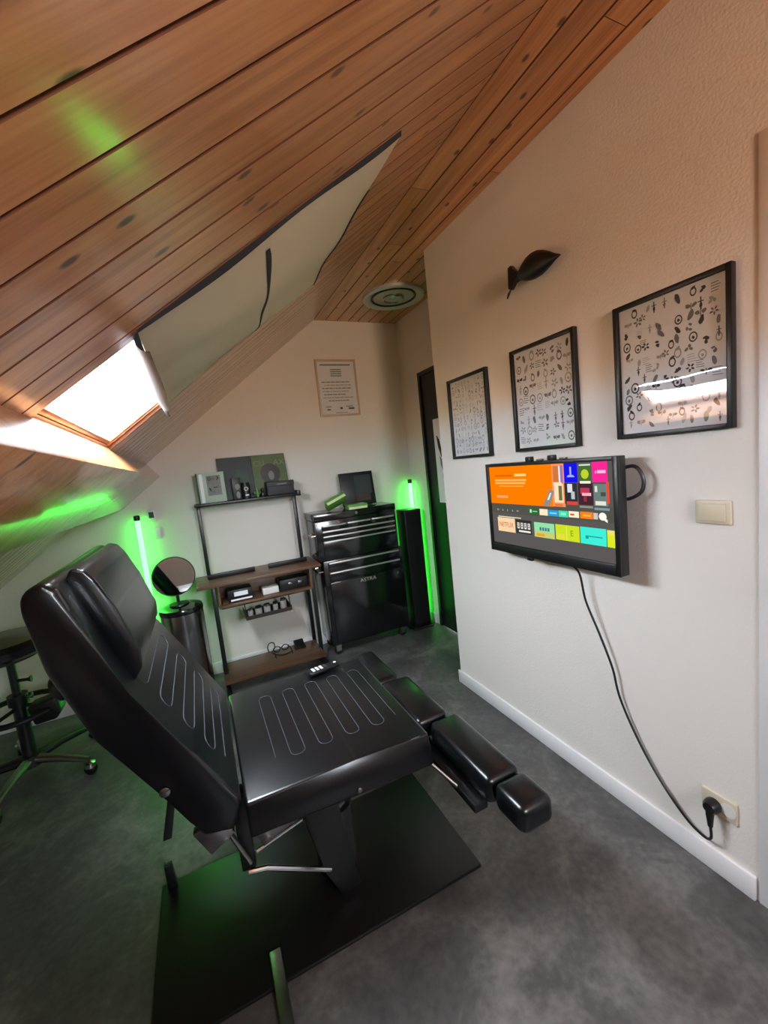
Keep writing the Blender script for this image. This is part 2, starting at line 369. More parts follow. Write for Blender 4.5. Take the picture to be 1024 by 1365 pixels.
# skylights
for i, (ya, yb) in enumerate(WINS):
    f = .012; mb = MB()
    mb.roof(UW0, UW1, ya, ya+f, .012, .05); mb.roof(UW0, UW1, yb-f, yb, .012, .05)
    mb.roof(UW0, UW0+f, ya+f, yb-f, .012, .05); mb.roof(UW1-f, UW1, ya+f, yb-f, .012, .05)
    wi = struct('window_%d' % (i+1), mb, PINE, label='pine framed skylight half covered by beige fabric' if i == 0 else 'pine framed skylight behind the viewer', smooth=False)
    g = .018
    for q in ((UW0+f, UW1-f, ya+f, ya+f+g), (UW0+f, UW1-f, yb-f-g, yb-f)): obj('sash_stile', MB().roof(*q, .016, .044, .003), PINE, wi)
    for q in ((UW0+f, UW0+f+g, ya+f+g, yb-f-g), (UW1-f-g, UW1-f, ya+f+g, yb-f-g)): obj('sash_rail', MB().roof(*q, .016, .044, .003), PINE, wi)
    obj('pane', MB().roof(UW0+f+g, UW1-f-g, ya+f+g, yb-f-g, .028, .032), GLASS, wi)

wi = struct('window_3', MB().box(GW[0], GW[0]+.04, YN-.09, YN-.02, GW[2], zroof(GW[0])-.05).box(GW[1]-.04, GW[1], YN-.09, YN-.02, GW[2], GW[3]).box(GW[0], GW[1], YN-.09, YN-.02, GW[2], GW[2]+.04), WHITE, label='white framed gable window behind the viewer', smooth=False)
for (xa, xb, z_a, z_b) in ((GW[0]+.04, GW[1]-.04, zroof(GW[0])-.04, 2.05),):
    obj('pane', MB().prism([(xa, GW[2]+.04), (xb, GW[2]+.04), (xb, z_b), (xa, z_a)], YN-.06, YN-.055), GLASS, wi)
# ---------------------------------------------------------------- fabric over the skylight
sh = thing('skylight_curtain', 'beige fabric sheet sagging over the upper half of the skylight', 'curtain', RP(1.0, 1.45, -.05))
UC0, UC1 = .50, 1.345
def cl(a, b):
    u = UC0 + (UC1-UC0)*a; y = 1.02 + (1.90-1.02)*b
    sag = .004 + .003*math.sin(math.pi*a)**.7*(1-b)**1.5 + .002*math.sin(a*9+1)*(1-b) + .006*b*math.sin(b*14+a*5) + .022*math.sin(math.pi*a)*math.sin(math.pi*b)
    y += .006*math.sin(a*11)*(1-b)
    return RP(u, y, -sag)
obj('fabric', MB().grid(cl, 48, 36, .002), CLOTH, sh)
def nb(a, b):
    p = cl(.0+a, 0); q = RP(UC0+(UC1-UC0)*a, 1.008, .001)
    return q.lerp(p, b) + Vector((SS, 0, -SC))*.0015*b
obj('side_lining', MB().grid(nb, 40, 4, .002), LINING, sh)
def hem(a, b):
    t = b*2.6; p = cl(1, a); r_ = .018 + .022*math.sin(math.pi*min(1, a*1.0+.1))
    return p + Vector((-SC, 0, -SS))*(r_*math.sin(t)*.9) + Vector((SS, 0, -SC))*(r_*(1-math.cos(t)))*.9 + Vector((0, .02*b*a, -.012*a))
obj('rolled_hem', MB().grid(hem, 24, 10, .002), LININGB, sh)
def top(a, b):
    p = cl(.004, a); return p + Vector((SS, 0, -SC))*.003 + Vector((SC, 0, SS))*(.010*(b-.2))
obj('top_edging', MB().grid(lambda a, b: top(.25+.75*a, b), 20, 2, .002), LINING, sh)
def slit(a, b):
    y = 1.075 + a*.79; X_ = .236 + (.085*a**.8); u = (K - X_)/SC
    p = cl((u-UC0)/(UC1-UC0), (y-1.02)/(1.90-1.02)); wd = .016*(1-.55*a)*(.8+.3*math.sin(a*13))
    return p + Vector((SS, 0, -SC))*.003 + Vector((SC, 0, SS))*(wd*(b-.5))
obj('slit_edging', MB().grid(slit, 24, 2, .0015), LINING, sh)

# ---------------------------------------------------------------- reclining tattoo chair
SY0, SY1, SZ = 1.055, 1.655, .585
ch = thing('tattoo_chair', 'black leather reclining tattoo chair in the middle of the room', 'chair', (.25, 1.3, 0))
seat = obj('seat', MB().prism([(.0, .485), (.0, .585), (.30, .583), (.535, .575), (.55, .47), (.535, .462)], SY0, SY1, r=.022, seg=4), LEATHER, ch, sharp=1.2)
def serp(f, n, a0, a1, b0, b1, r_=.0012, turn=6):
    P = []
    for i in range(n):
        a = a0 + (a1-a0)*i/(n-1); h = (a1-a0)/(n-1)/2; s = 1 if i % 2 == 0 else -1
        lo, hi = (b0, b1) if s > 0 else (b1, b0)
        P += [f(a, lo + (hi-lo)*k/8) for k in range(9)]
        if i < n-1:
            for k in range(1, turn): t = math.pi*k/turn; P.append(f(a + h - h*math.cos(t), hi + s*h*math.sin(t)))
    return MB().tube(P, r_, 6)
obj('stitching', serp(lambda a, b: Vector((a, b, .5845 - max(0, a-.3)*.034)), 10, .10, .49, 1.19, 1.54), STITCH, seat)
def loop(P, r_=.0045): return MB().tube(P + [P[0], P[1]], r_, 6, cap=False)
def rrect(f, a0, a1, b0, b1, r_, n=5):
    P = []
    for (ca, cb, t0) in ((a1-r_, b1-r_, 0), (a0+r_, b1-r_, 90), (a0+r_, b0+r_, 180), (a1-r_, b0+r_, 270)):
        P += [f(ca+r_*math.cos(R(t0+90*k/n)), cb+r_*math.sin(R(t0+90*k/n))) for k in range(n+1)]
    return P
obj('piping', loop(rrect(lambda a, b: Vector((a, b, .5785 - max(0, a-.3)*.034)), .006, .531, SY0+.004, SY1-.004, .03), .0035), PIPING, seat)
bp = [(-.004, .60), (-.10, .775), (-.199, .955), (-.245, 1.083), (-.286, 1.212), (-.312, 1.236), (-.352, 1.215), (-.358, 1.18), (-.338, 1.04), (-.277, .862), (-.125, .60), (-.105, .548), (-.03, .53)]
back = obj('backrest', MB().prism(bp, SY0-.005, SY1+.005, r=.016, seg=4), LEATHER, ch, sharp=1.2)
def bk(a, b):                                            # a along the back from the hinge (0..1), b across
    pts = [Vector((-.004, 0, .60)), Vector((-.10, 0, .775)), Vector((-.199, 0, .955)), Vector((-.245, 0, 1.083)), Vector((-.288, 0, 1.228))]
    t = a*4; i = min(3, int(t)); p = pts[i].lerp(pts[i+1], t-i); d = (pts[i+1]-pts[i]).normalized(); nrm = Vector((d.z, 0, -d.x))
    return p, nrm, b
def bks(a, b, off=.0005): p, n_, y = bk(a, b); return Vector((p.x, y, p.z)) + n_*off
obj('stitching', serp(lambda a, b: bks(a, b), 9, .07, .50, 1.18, 1.53), STITCH, back)
for y in (SY0+.001, SY1-.001):
    obj('piping', MB().tube([bks(.02+.96*k/24, y, -.008) for k in range(25)], .0035, 6), PIPING, back)
hp = [(-.198, .945), (-.176, .975), (-.174, 1.02), (-.208, 1.13), (-.238, 1.205), (-.255, 1.232), (-.28, 1.240), (-.294, 1.215), (-.25, 1.083), (-.205, .955)]
pil = obj('head_pillow', MB().prism(hp, 1.13, 1.59, r=.020, seg=4), LEATHER, ch, sharp=1.2)
obj('piping', MB().tube([(-.186, 1.134, .966), (-.177, 1.138, 1.02), (-.21, 1.138, 1.13), (-.24, 1.138, 1.206), (-.27, 1.138, 1.237)], .003, 6), PIPING, pil)
# leg rest: cushions on a rail in front of the seat
for (y0, y1, x0, x1, z0, z1) in ((1.60, 1.92, .578, .70, .395, .468), (1.263, 1.592, .600, .735, .385, .468), (.918, 1.255, .640, .765, .375, .462), (.792, .915, .652, .768, .375, .458)):
    obj('leg_cushion', MB().box(x0, x1, y0, y1, z0, z1, .024, 4), LEATHER, ch, sharp=1.2)
obj('leg_rail', MB().box(.61, .66, .95, 1.85, .345, .374, .006), BLACKM, ch)
for y in (1.30, 1.58): obj('leg_bracket', MB().tube([(.45, y, .47), (.56, y, .40), (.64, y, .36)], .014), BLACKM, ch)
obj('leg_lever', MB().tube([(.56, 1.10, .43), (.62, 1.04, .36), (.65, 1.02, .335)], .007, rs=[.005, .007, .011]), STEEL, ch)
# lifting gear
obj('seat_frame', MB().box(.04, .50, 1.12, 1.59, .43, .49, .006), BLACKM, ch)
obj('recline_bracket', MB().prism([(-.135, .50), (-.06, .535), (-.035, .46), (-.10, .425)], 1.13, 1.16, r=.004), DARKSTEEL, ch)
obj('recline_bracket', MB().prism([(.0, .47), (.09, .47), (.13, .40), (.03, .365)], 1.15, 1.19, r=.004), DARKSTEEL, ch)
obj('pivot_post', MB().box(-.035, .005, 1.2, 1.26, .27, .50, .005), BLACKM, ch)
obj('push_rod', MB().tube([(-.02, 1.18, .285), (.03, 1.18, .272), (.215, 1.2, .145)], .008), CHROME, ch)
obj('push_rod', MB().tube([(.01, 1.22, .30), (.20, 1.24, .33)], .006), CHROME, ch)
obj('push_rod', MB().tube([(-.06, 1.19, .44), (-.01, 1.19, .30)], .007), STEEL, ch)
for y in (1.20, 1.44):
    obj('lift_plate', MB().prism([(.16, .45), (.16, .32), (.20, .14), (.24, .04), (.31, .04), (.285, .18), (.265, .32), (.27, .45)], y, y+.025, r=.004), BLACKM, ch)
obj('lift_column', MB().lathe([(.07, .03), (.07, .26), (.055, .265), (.055, .45)], (.27, 1.33, 0)), DARKSTEEL, ch)
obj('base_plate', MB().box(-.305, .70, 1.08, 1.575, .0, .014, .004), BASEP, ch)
obj('foot_lever', MB().box(-.0, .034, .82, 1.165, .014, .024, .004), STEEL, ch)
obj('armrest_post', MB().prism([(-.185, .58), (-.165, .58), (-.19, .47), (-.212, .47)], 1.19, 1.22, r=.003), BLACKM, ch)
obj('armrest_post', MB().prism([(-.285, .105), (-.262, .10), (-.255, .014), (-.285, .014)], 1.54, 1.565, r=.003), BLACKM, ch)
obj('recline_knob', MB().lathe([(.0, 0), (.028, 0), (.034, .01), (.034, .04), (.025, .05), (0, .05)], (-.325, 1.2, .962), 20, (-.93, 0, -.2)), BLACK, ch)
obj('back_bolt', MB().lathe([(.012, 0), (.012, .006), (.006, .008)], (-.165, SY0-.004, .70), 14, (0, -1, 0)), DARKSTEEL, ch)
obj('back_bolt', MB().lathe([(.008, 0), (.008, .006), (.004, .008)], (.30, SY0+.002, .49), 14, (0, -1, 0)), STEEL, ch)
# remote lying on the seat
rm = thing('remote_control', 'black television remote lying on the far edge of the leather seat', 'remote', (.37, 1.615, .584))
ax = Vector((.985, .17, -.005)).normalized(); ay = Vector((-.17, .985, 0)).normalized(); az = Vector((0, 0, 1))
obj('body', MB().obox((.37, 1.615, .594), ax, ay, az, .066, .019, .009, .006, 3), BLACK, rm)
for i in range(4):
    for j in (-1, 0, 1): obj('button', MB().obox(Vector((.37, 1.615, .604)) + ax*(-.045+.017*i) + ay*.010*j, ax, ay, az, .005, .0035, .0015), WHITEP if i < 3 else PIPING, rm)
obj('power_button', MB().lathe([(.006, 0), (.006, .003), (.004, .004)], Vector((.37, 1.615, .602)) + ax*.052, 14), WHITEP, rm)

# ---------------------------------------------------------------- flash-sheet prints (flat drawings)
def doodles(mb, P, w, h, cols, rows, seed, tones, dens=.95, jit=.15):
    rd = random.Random(seed); cw, chh = w/cols, h/rows
    def poly(pts): mb.poly([P(*q) for q in pts])
    def ring(cx, cy, ra, rb, th, n=12):
        for k in range(n):
            t0, t1 = 2*math.pi*k/n, 2*math.pi*(k+1)/n
            poly([(cx+ra*math.cos(t0), cy+rb*math.sin(t0)), (cx+ra*math.cos(t1), cy+rb*math.sin(t1)), (cx+ra*th*math.cos(t1), cy+rb*th*math.sin(t1)), (cx+ra*th*math.cos(t0), cy+rb*th*math.sin(t0))])
    def bar(x0, y0, x1, y1, t):
        dx, dy = x1-x0, y1-y0; l = math.hypot(dx, dy) or 1; nx, ny = -dy/l*t/2, dx/l*t/2
        poly([(x0+nx, y0+ny), (x1+nx, y1+ny), (x1-nx, y1-ny), (x0-nx, y0-ny)])
    def blob(cx, cy, ra, rb, a, n=9, rough=.35):
        pts = []
        for k in range(n):
            t = 2*math.pi*k/n; q = 1-rough*rd.random(); x_, y_ = ra*q*math.cos(t), rb*q*math.sin(t)
            pts.append((cx+x_*math.cos(a)-y_*math.sin(a), cy+x_*math.sin(a)+y_*math.cos(a)))
        poly(pts)
    for i in range(cols):
        for j in range(rows):
            if rd.random() > dens: continue
            cx = (i+.5+rd.uniform(-jit, jit))*cw; cy = (j+.5+rd.uniform(-jit, jit))*chh; s = min(cw, chh)*rd.uniform(.46, .60)
            cx = min(max(cx, s), w-s); cy = min(max(cy, s), h-s)
            mb.mi = rd.choice(tones); kd = rd.randrange(8); a = rd.uniform(-.8, .8)
            if kd == 0: ring(cx, cy, s*.8, s, .72); blob(cx, cy-.1*s, s*.3, s*.4, a)
            elif kd == 1: blob(cx, cy, s*.45, s, a)
            elif kd == 2:
                for q in (-1, 1): blob(cx+q*s*.5, cy+.15*s, s*.5, s*.38, q*.5); bar(cx, cy-s*.5, cx, cy+s*.5, s*.14)
            elif kd == 3:
                for q in range(4): bar(cx-s*.8, cy-s*.6+q*s*.4, cx+s*(.2+.6*rd.random()), cy-s*.6+q*s*.4+a*.2*s, s*.1)
            elif kd == 4: bar(cx, cy-s, cx, cy+s, s*.2); bar(cx-s*.45, cy+s*.3, cx+s*.45, cy+s*.3, s*.16); blob(cx, cy-s*.3, s*.28, s*.5, 0)
            elif kd == 5: ring(cx, cy, s*.65, s*.9, .66, 10); blob(cx, cy+s*.75, s*.6, s*.3, a)
            elif kd == 6:
                for q in range(5): t = a+q*1.257; blob(cx+s*.5*math.cos(t), cy+s*.5*math.sin(t), s*.4, s*.22, t)
            else:
                for q in range(3): blob(cx+rd.uniform(-.5, .5)*s, cy+rd.uniform(-.6, .6)*s, s*.45, s*.3, rd.uniform(0, 3))
    mb.mi = 0
def framed_sheet(label, y0, y1, z0, z1, cols, rows, seed, tones, inks, dens, jit=.15):
    t = thing('framed_picture', label, 'picture', (W-.012, (y0+y1)/2, z0), 'black framed sheets of small drawings')
    fw, d = .0145, .022
    bl = MB(); obj('frame_side', MB().box(W-d, W, y0, y0+fw, z0, z1, .002), BLACK, t); obj('frame_side', MB().box(W-d, W, y1-fw, y1, z0, z1, .002), BLACK, t)
    obj('frame_rail', MB().box(W-d, W, y0+fw, y1-fw, z0, z0+fw, .002), BLACK, t); obj('frame_rail', MB().box(W-d, W, y0+fw, y1-fw, z1-fw, z1, .002), BLACK, t)
    sheet = obj('paper', MB().box(W-.008, W-.001, y0+fw, y1-fw, z0+fw, z1-fw), PAPER, t)
    mb = MB(); doodles(mb, lambda a, b: (W-.0086, y1-fw-.008-a, z0+fw+.008+b), y1-y0-2*fw-.016, z1-z0-2*fw-.016, cols, rows, seed, tones, dens, jit)
    obj('drawings', mb, inks, sheet, smooth=False)['kind'] = 'stuff'
    obj('pane', MB().box(W-.0145, W-.0125, y0+fw, y1-fw, z0+fw, z1-fw), GLASS, t)
framed_sheet('black framed print of pale faint sketches, farthest of the three by the wall corner', 1.630, 1.957, 1.380, 1.800, 10, 13, 3, [0, 0, 1, 1, 2], INKF, .92)
framed_sheet('middle black framed print of rounded grey sketches above the television', 1.124, 1.460, 1.386, 1.817, 8, 9, 11, [0, 0, 1, 1, 2], INK, .97)
framed_sheet('large looking black framed print of dark tiny sketches nearest the light switch', .6355, .969, 1.395, 1.816, 9, 13, 27, [0, 1, 1, 2, 2], INK, .86, .35)

# ---------------------------------------------------------------- television
TX = W - .100
TY0, TY1, TZ0, TZ1 = .910, 1.570, .944, 1.344
tv = thing('television', 'flat screen television on the white wall showing a colourful streaming menu', 'television', (TX, (TY0+TY1)/2, TZ0))
obj('housing', MB().box(TX+.001, TX+.036, TY0, TY1, TZ0, TZ1, .004), BLACK, tv)
SYL, SYR, SZB, SZT = 1.552, .928, .984, 1.330
bz = MB(); bz.box(TX-.008, TX+.001, TY0, SYR, TZ0, TZ1, .002); bz.box(TX-.008, TX+.001, SYL, TY1, TZ0, TZ1, .002); bz.box(TX-.008, TX+.001, SYR, SYL, TZ0, SZB, .002); bz.box(TX-.008, TX+.001, SYR, SYL, SZT, TZ1, .002)
obj('bezel', bz, BLACK, tv)
TVE = 0.62
cols_ = {}
def scol(rgb):
    k_ = tuple(rgb)
    if k_ not in cols_: cols_[k_] = (len(cols_), emit('screen_colour', rgb, TVE))
    return cols_[k_][0]
sm = MB()
def sp(u, v, lay): return (TX-.0006-.0003*lay, SYL - u*(SYL-SYR), SZB + v*(SZT-SZB))
def sq(u0, u1, v0, v1, rgb, lay=1): sm.mi = scol(rgb); sm.poly([sp(u0, v0, lay), sp(u1, v0, lay), sp(u1, v1, lay), sp(u0, v1, lay)])
def st(s, cu, cv, size, rgb, lay=3, sx=1.0):
    sm.mi = scol(rgb); k_ = (SZT-SZB)/(SYL-SYR)
    for f in text_faces(s, size): sm.poly([sp(cu + x_*sx*k_, cv + y_, lay) for (x_, y_) in f])
sq(0, 1, 0, 1, (92, 88, 88), 0); sq(0, 1, .40, .56, (82, 84, 76), .5)
sq(0, .585, .525, 1, (255, 126, 0)); sq(.585, .68, .53, 1, (250, 150, 90))
sm.mi = scol((150, 140, 130)); sm.poly([sp(.50, .53, 1.5), sp(.56, .53, 1.5), sp(.60, .70, 1.5), sp(.565, .72, 1.5)])
sm.mi = scol((225, 235, 235)); sm.poly([sp(.54, .60, 2), sp(.556, .60, 2), sp(.578, .68, 2), sp(.566, .68, 2)])
for (u0, u1, v0, v1, c_) in [(.06, .24, .873, .893, (222, 104, 0)), (.262, .37, .873, .903, (255, 214, 130)), (.058, .37, .815, .838, (255, 190, 96)), (.058, .36, .778, .802, (255, 186, 90)), (.10, .34, .745, .760, (255, 170, 70)), (.065, .184, .60, .63, (236, 170, 110)),
    (.598, .640, .795, .975, (206, 120, 70)), (.640, .652, .795, .975, (250, 236, 230)), (.598, .66, .77, .80, (255, 224, 190)), (.652, .672, .79, .98, (150, 120, 190)),
    (.68, .775, .796, 1.0, (24, 22, 232)), (.788, .862, .80, .985, (70, 110, 50)), (.788, .862, .965, .98, (220, 230, 220)), (.79, .86, .785, .81, (250, 240, 230)), (.871, .965, .80, 1.0, (250, 40, 150)),
    (.60, .668, .575, .78, (250, 226, 190)), (.634, .66, .60, .76, (120, 110, 60)), (.60, .66, .535, .56, (230, 120, 60)),
    (.678, .768, .565, .79, (48, 52, 58)), (.70, .735, .69, .78, (226, 226, 226)), (.725, .75, .62, .70, (190, 196, 200)), (.69, .768, .56, .595, (226, 70, 60)),
    (.775, .872, .565, .79, (66, 40, 48)), (.79, .85, .68, .74, (190, 60, 90)), (.80, .86, .66, .69, (255, 190, 200)), (.81, .83, .60, .66, (150, 50, 70)), (.78, .868, .535, .555, (150, 145, 140)),
    (.877, .963, .561, .78, (110, 130, 124)), (.955, .972, .59, .80, (224, 80, 60)), (.884, .90, .70, .76, (220, 226, 210)), (.92, .95, .66, .70, (70, 80, 76)), (.885, .95, .57, .61, (226, 230, 216)), (.877, .97, .52, .545, (130, 150, 158)),
    (.375, .456, .427, .487, (38, 110, 44)), (.385, .402, .437, .477, (190, 240, 190)), (.41, .45, .45, .462, (150, 220, 150)), (.47, .538, .418, .491, (255, 236, 196)), (.541, .620, .419, .486, (40, 160, 226)), (.555, .61, .445, .46, (150, 215, 250)), (.624, .694, .419, .488, (60, 226, 176)), (.64, .68, .44, .468, (130, 245, 210)), (.699, .772, .424, .490, (255, 240, 210)), (.71, .74, .445, .465, (200, 110, 60)), (.780, .864, .423, .494, (255, 132, 20)), (.80, .85, .447, .465, (255, 180, 90)), (.868, .896, .426, .49, (206, 200, 196)),
    (.067, .297, .350, .360, (250, 240, 200)), (.057, .235, .160, .342, (250, 214, 168)), (.244, .391, .165, .335, (52, 50, 50)), (.27, .38, .183, .205, (240, 240, 235)),
    (.415, .584, .154, .329, (150, 226, 170)), (.415, .584, .154, .225, (214, 200, 70)), (.435, .50, .168, .20, (240, 160, 50)), (.593, .769, .160, .332, (206, 226, 40)), (.60, .66, .17, .23, (240, 220, 70)), (.675, .679, .165, .325, (240, 245, 120)), (.775, .943, .160, .336, (64, 240, 216)), (.948, .996, .160, .330, (220, 236, 40)), (.955, .99, .285, .325, (250, 220, 140))]:
    sq(u0, u1, v0, v1, c_, 2 if u1-u0 < .06 or v1-v0 < .06 else 1.4)
for i_, s_ in enumerate(['m', 'o', 'c', 'a', 'w']): st(s_, .07+.05*i_, .447, .05, (190, 190, 180))
st('NETFLIX', .146, .25, .085, (206, 60, 40), sx=.82)
for q_ in range(4): sq(.258+.033*q_, .280+.033*q_, .225, .30, (226, 222, 212), 3); sq(.264+.033*q_, .274+.033*q_, .245, .262, (52, 50, 50), 3.5); sq(.264+.033*q_, .274+.033*q_, .275, .287, (52, 50, 50), 3.5)
for q_ in range(4): sq(.462+.022*q_, .478+.022*q_, .235, .275, (70, 120, 140), 3)
st('E', .715, .245, .09, (130, 150, 20)); sq(.81, .92, .238, .250, (30, 160, 160), 3); sq(.81, .83, .215, .238, (30, 160, 160), 3)
sm.mi = scol((170, 176, 255)); sm.poly([sp(.722, .87, 3), sp(.734, .87, 3), sp(.734, .96, 3), sp(.722, .96, 3)]); sm.poly([sp(.70, .852, 3), sp(.756, .852, 3), sp(.745, .874, 3), sp(.71, .874, 3)])
sm.mi = scol((190, 210, 50)); sm.poly([sp(.825+.026*math.cos(t*.6283), .88+.05*math.sin(t*.6283), 3) for t in range(10)])
sq(.905, .955, .885, .915, (255, 190, 226), 3); sq(.89, .90, .885, .91, (255, 150, 206), 3)
sm.mi = scol((250, 250, 240)); sm.poly([sp(.926+.024*math.cos(t*.524), .459+.04*math.sin(t*.524), 3) for t in range(12)]); sm.poly([sp(.935, .42, 3), sp(.955, .40, 3), sp(.955, .43, 3), sp(.945, .44, 3)])
obj('screen_picture', sm, [v[1] for v in sorted(cols_.values(), key=lambda q: q[0])], tv, smooth=False)
obj('wall_mount', MB().box(TX+.036, W-.001, 1.14, 1.34, 1.04, 1.25, .004), BLACKM, tv)
for y in (1.305, 1.188): obj('clip', MB().box(TX-.004, TX+.02, y-.014, y+.014, TZ1, TZ1+.020, .004), BLACK, tv)
for y in (1.25, 1.135): obj('clip', MB().box(TX+.0, TX+.018, y-.014, y+.014, TZ1, TZ1+.008, .003), STEEL, tv)
obj('sensor', MB().box(TX-.004, TX+.01, 1.315, 1.345, TZ0-.016, TZ0, .004), BLACK, tv)
obj('cable_loop', MB().tube(catmull([(TX+.03, .93, 1.30), (TX+.055, .895, 1.305), (TX+.06, .872, 1.27), (TX+.06, .876, 1.225), (TX+.05, .91, 1.20), (TX+.03, .94, 1.20)], 6), .006, 8), BLACK, tv)

# power cable, wall socket, switch
so = thing('wall_socket', 'cream double wall socket low on the right wall above the baseboard', 'socket', (W, .688, .205))
obj('plate', MB().box(W-.009, W, .640, .737, .206, .277, .004, 3), CREAM, so)
obj('outlet_well', MB().lathe([(.0, 0), (.021, 0), (.021, .001)], (W-.0095, .662, .243), 24, (-1, 0, 0)), WHITEP, so)
pc = thing('power_cable', 'black power cable hanging from the television down to the wall socket', 'cable', (W-.03, .69, .12))
cpts = [(TX+.03, 1.16, .9435), (W-.050, 1.128, .905), (W-.040, 1.112, .795), (W-.030, 1.066, .673), (W-.024, 1.023, .555), (W-.018, 1.002, .445), (W-.014, .941, .315), (W-.014, .864, .206), (W-.016, .780, .128), (W-.022, .724, .112), (W-.034, .697, .135), (W-.040, .695, .185)]
obj('cord', MB().tube(catmull(cpts, 8), .0042, 8), BLACK, pc)
pl = obj('plug', MB().lathe([(.0, 0), (.021, 0), (.023, .006), (.022, .020), (.016, .032), (0, .034)], (W-.010, .699, .238), 24, (-1, 0, 0)), BLACK, pc)
obj('strain_relief', MB().tube([(W-.032, .699, .236), (W-.038, .697, .215), (W-.040, .695, .180)], .01, 12, rs=[.013, .011, .007]), BLACK, pl)
sw = thing('light_switch', 'cream rocker light switch on the right wall beside the television', 'switch', (W, .694, 1.126))
obj('plate', MB().box(W-.008, W, .648, .740, 1.127, 1.197, .004, 3), CREAM, sw)
obj('rocker', MB().box(W-.0125, W-.007, .660, .730, 1.136, 1.188, .003, 3), CREAM, sw)

# black wall ornament above the frames
orn = thing('wall_ornament', 'small black fish-shaped ornament fixed high on the right wall', 'ornament', (W-.05, 1.26, 2.0))
def body(a, b):
    t = a; y = 1.365 - .225*t; z = 2.078 - .014*t + .012*math.sin(t*math.pi)
    r_ = [.018, .020, .034, .044, .048, .046, .038, .026, .012, .002]; q = t*9; i = min(8, int(q)); rr = r_[i] + (r_[i+1]-r_[i])*(q-i)
    an = 2*math.pi*b; return Vector((W-.045 + rr*.7*math.cos(an), y, z + rr*math.sin(an)))
mb = MB(); mb.grid(body, 27, 18); bmesh.ops.remove_doubles(mb.bm, verts=mb.bm.verts, dist=1e-4)
obj('body', mb, BLACK, orn)
obj('tail', MB().prism([(1.362, 2.062), (1.352, 2.10), (1.378, 2.135), (1.396, 2.13), (1.40, 2.05), (1.385, 2.042)], W-.058, W-.038, 'x', r=.004), BLACK, orn)
obj('stalk', MB().tube([(W-.046, 1.392, 2.05), (W-.05, 1.404, 2.035), (W-.052, 1.412, 2.018)], .004, rs=[.002, .005, .003]), BLACK, orn)
obj('fixing', MB().tube([(W-.03, 1.26, 2.08), (W-.001, 1.25, 2.085)], .008), BLACKM, orn)

# round metal ceiling fitting in the alcove
cl_ = thing('ceiling_fitting', 'round metal ceiling fitting with concentric rings set in the pine boards', 'ceiling fitting', (1.436, 2.695, C-.03))
FIT = mat('satin_nickel', (196, 196, 190), .42, .45)
obj('rim', MB().lathe([(.150, 0), (.175, .018), (.200, .024), (.214, .016), (.214, 0)], (1.436, 2.695, C), 48, (0, 0, -1), cap=False), FIT, cl_)
obj('shadow_ring', MB().lathe([(.150, .002), (.158, .016), (.150, .018)], (1.436, 2.695, C), 48, (0, 0, -1), cap=False), BLACKM, cl_)
obj('inner_ring', MB().lathe([(.056, .012), (.066, .028), (.074, .024), (.074, .012)], (1.436, 2.695, C), 48, (0, 0, -1), cap=False), DARKSTEEL, cl_)
obj('dish', MB().lathe([(.152, .001), (.140, .010), (.112, .004), (.085, .012), (.062, .012), (.058, .022), (.040, .022), (.034, .014), (.018, .02), (0, .022)], (1.436, 2.695, C), 48, (0, 0, -1)), FIT, cl_)

# certificate on the back wall
ce = thing('certificate', 'framed printed certificate on the white wall above the tool chest', 'certificate', (1.138, B, 1.81))
ct = thing  # readability
FRAME = mat('pale_wood_frame', (196, 172, 148), .5)
obj('frame', MB().box(.970, .985, B-.015, B, 1.808, 2.247, .002).box(1.291, 1.306, B-.015, B, 1.808, 2.247, .002).box(.985, 1.291, B-.015, B, 1.808, 1.823, .002).box(.985, 1.291, B-.015, B, 2.232, 2.247, .002), FRAME, ce)
sheet = obj('paper', MB().box(.985, 1.291, B-.006, B-.001, 1.823, 2.232), PAPER, ce)
mb = MB(); rd = random.Random(5)
def ln(x0, x1, z, h, m_): mb.mi = m_; mb.poly([(x0, B-.0065, z), (x1, B-.0065, z), (x1, B-.0065, z+h), (x0, B-.0065, z+h)])
ln(1.01, 1.26, 2.20, .010, 1)
for i in range(4): ln(1.09, 1.18, 2.165-.016*i, .008, 1)
for i, (a_, b_) in enumerate([(1.01, 1.24), (1.03, 1.27), (1.01, 1.26), (1.01, 1.25), (1.02, 1.20), (1.01, 1.26), (1.05, 1.22)]):
    x_ = a_
    while x_ < b_ - .02: q = rd.uniform(.012, .04); ln(x_, min(b_, x_+q), 2.07-.024*i, .007, 0 if i % 2 else 1); x_ += q+.006
ln(1.02, 1.07, 1.880, .006, 1); ln(1.03, 1.06, 1.855, .012, 1); ln(1.14, 1.16, 1.862, .016, 2); ln(1.19, 1.25, 1.880, .006, 1); ln(1.21, 1.26, 1.86, .012, 2); ln(1.1, 1.2, 1.832, .005, 1)
obj('print', mb, INK, sheet, smooth=False)['kind'] = 'stuff'
obj('pane', MB().box(.985, 1.291, B-.011, B-.0095, 1.823, 2.232), GLASS, ce)

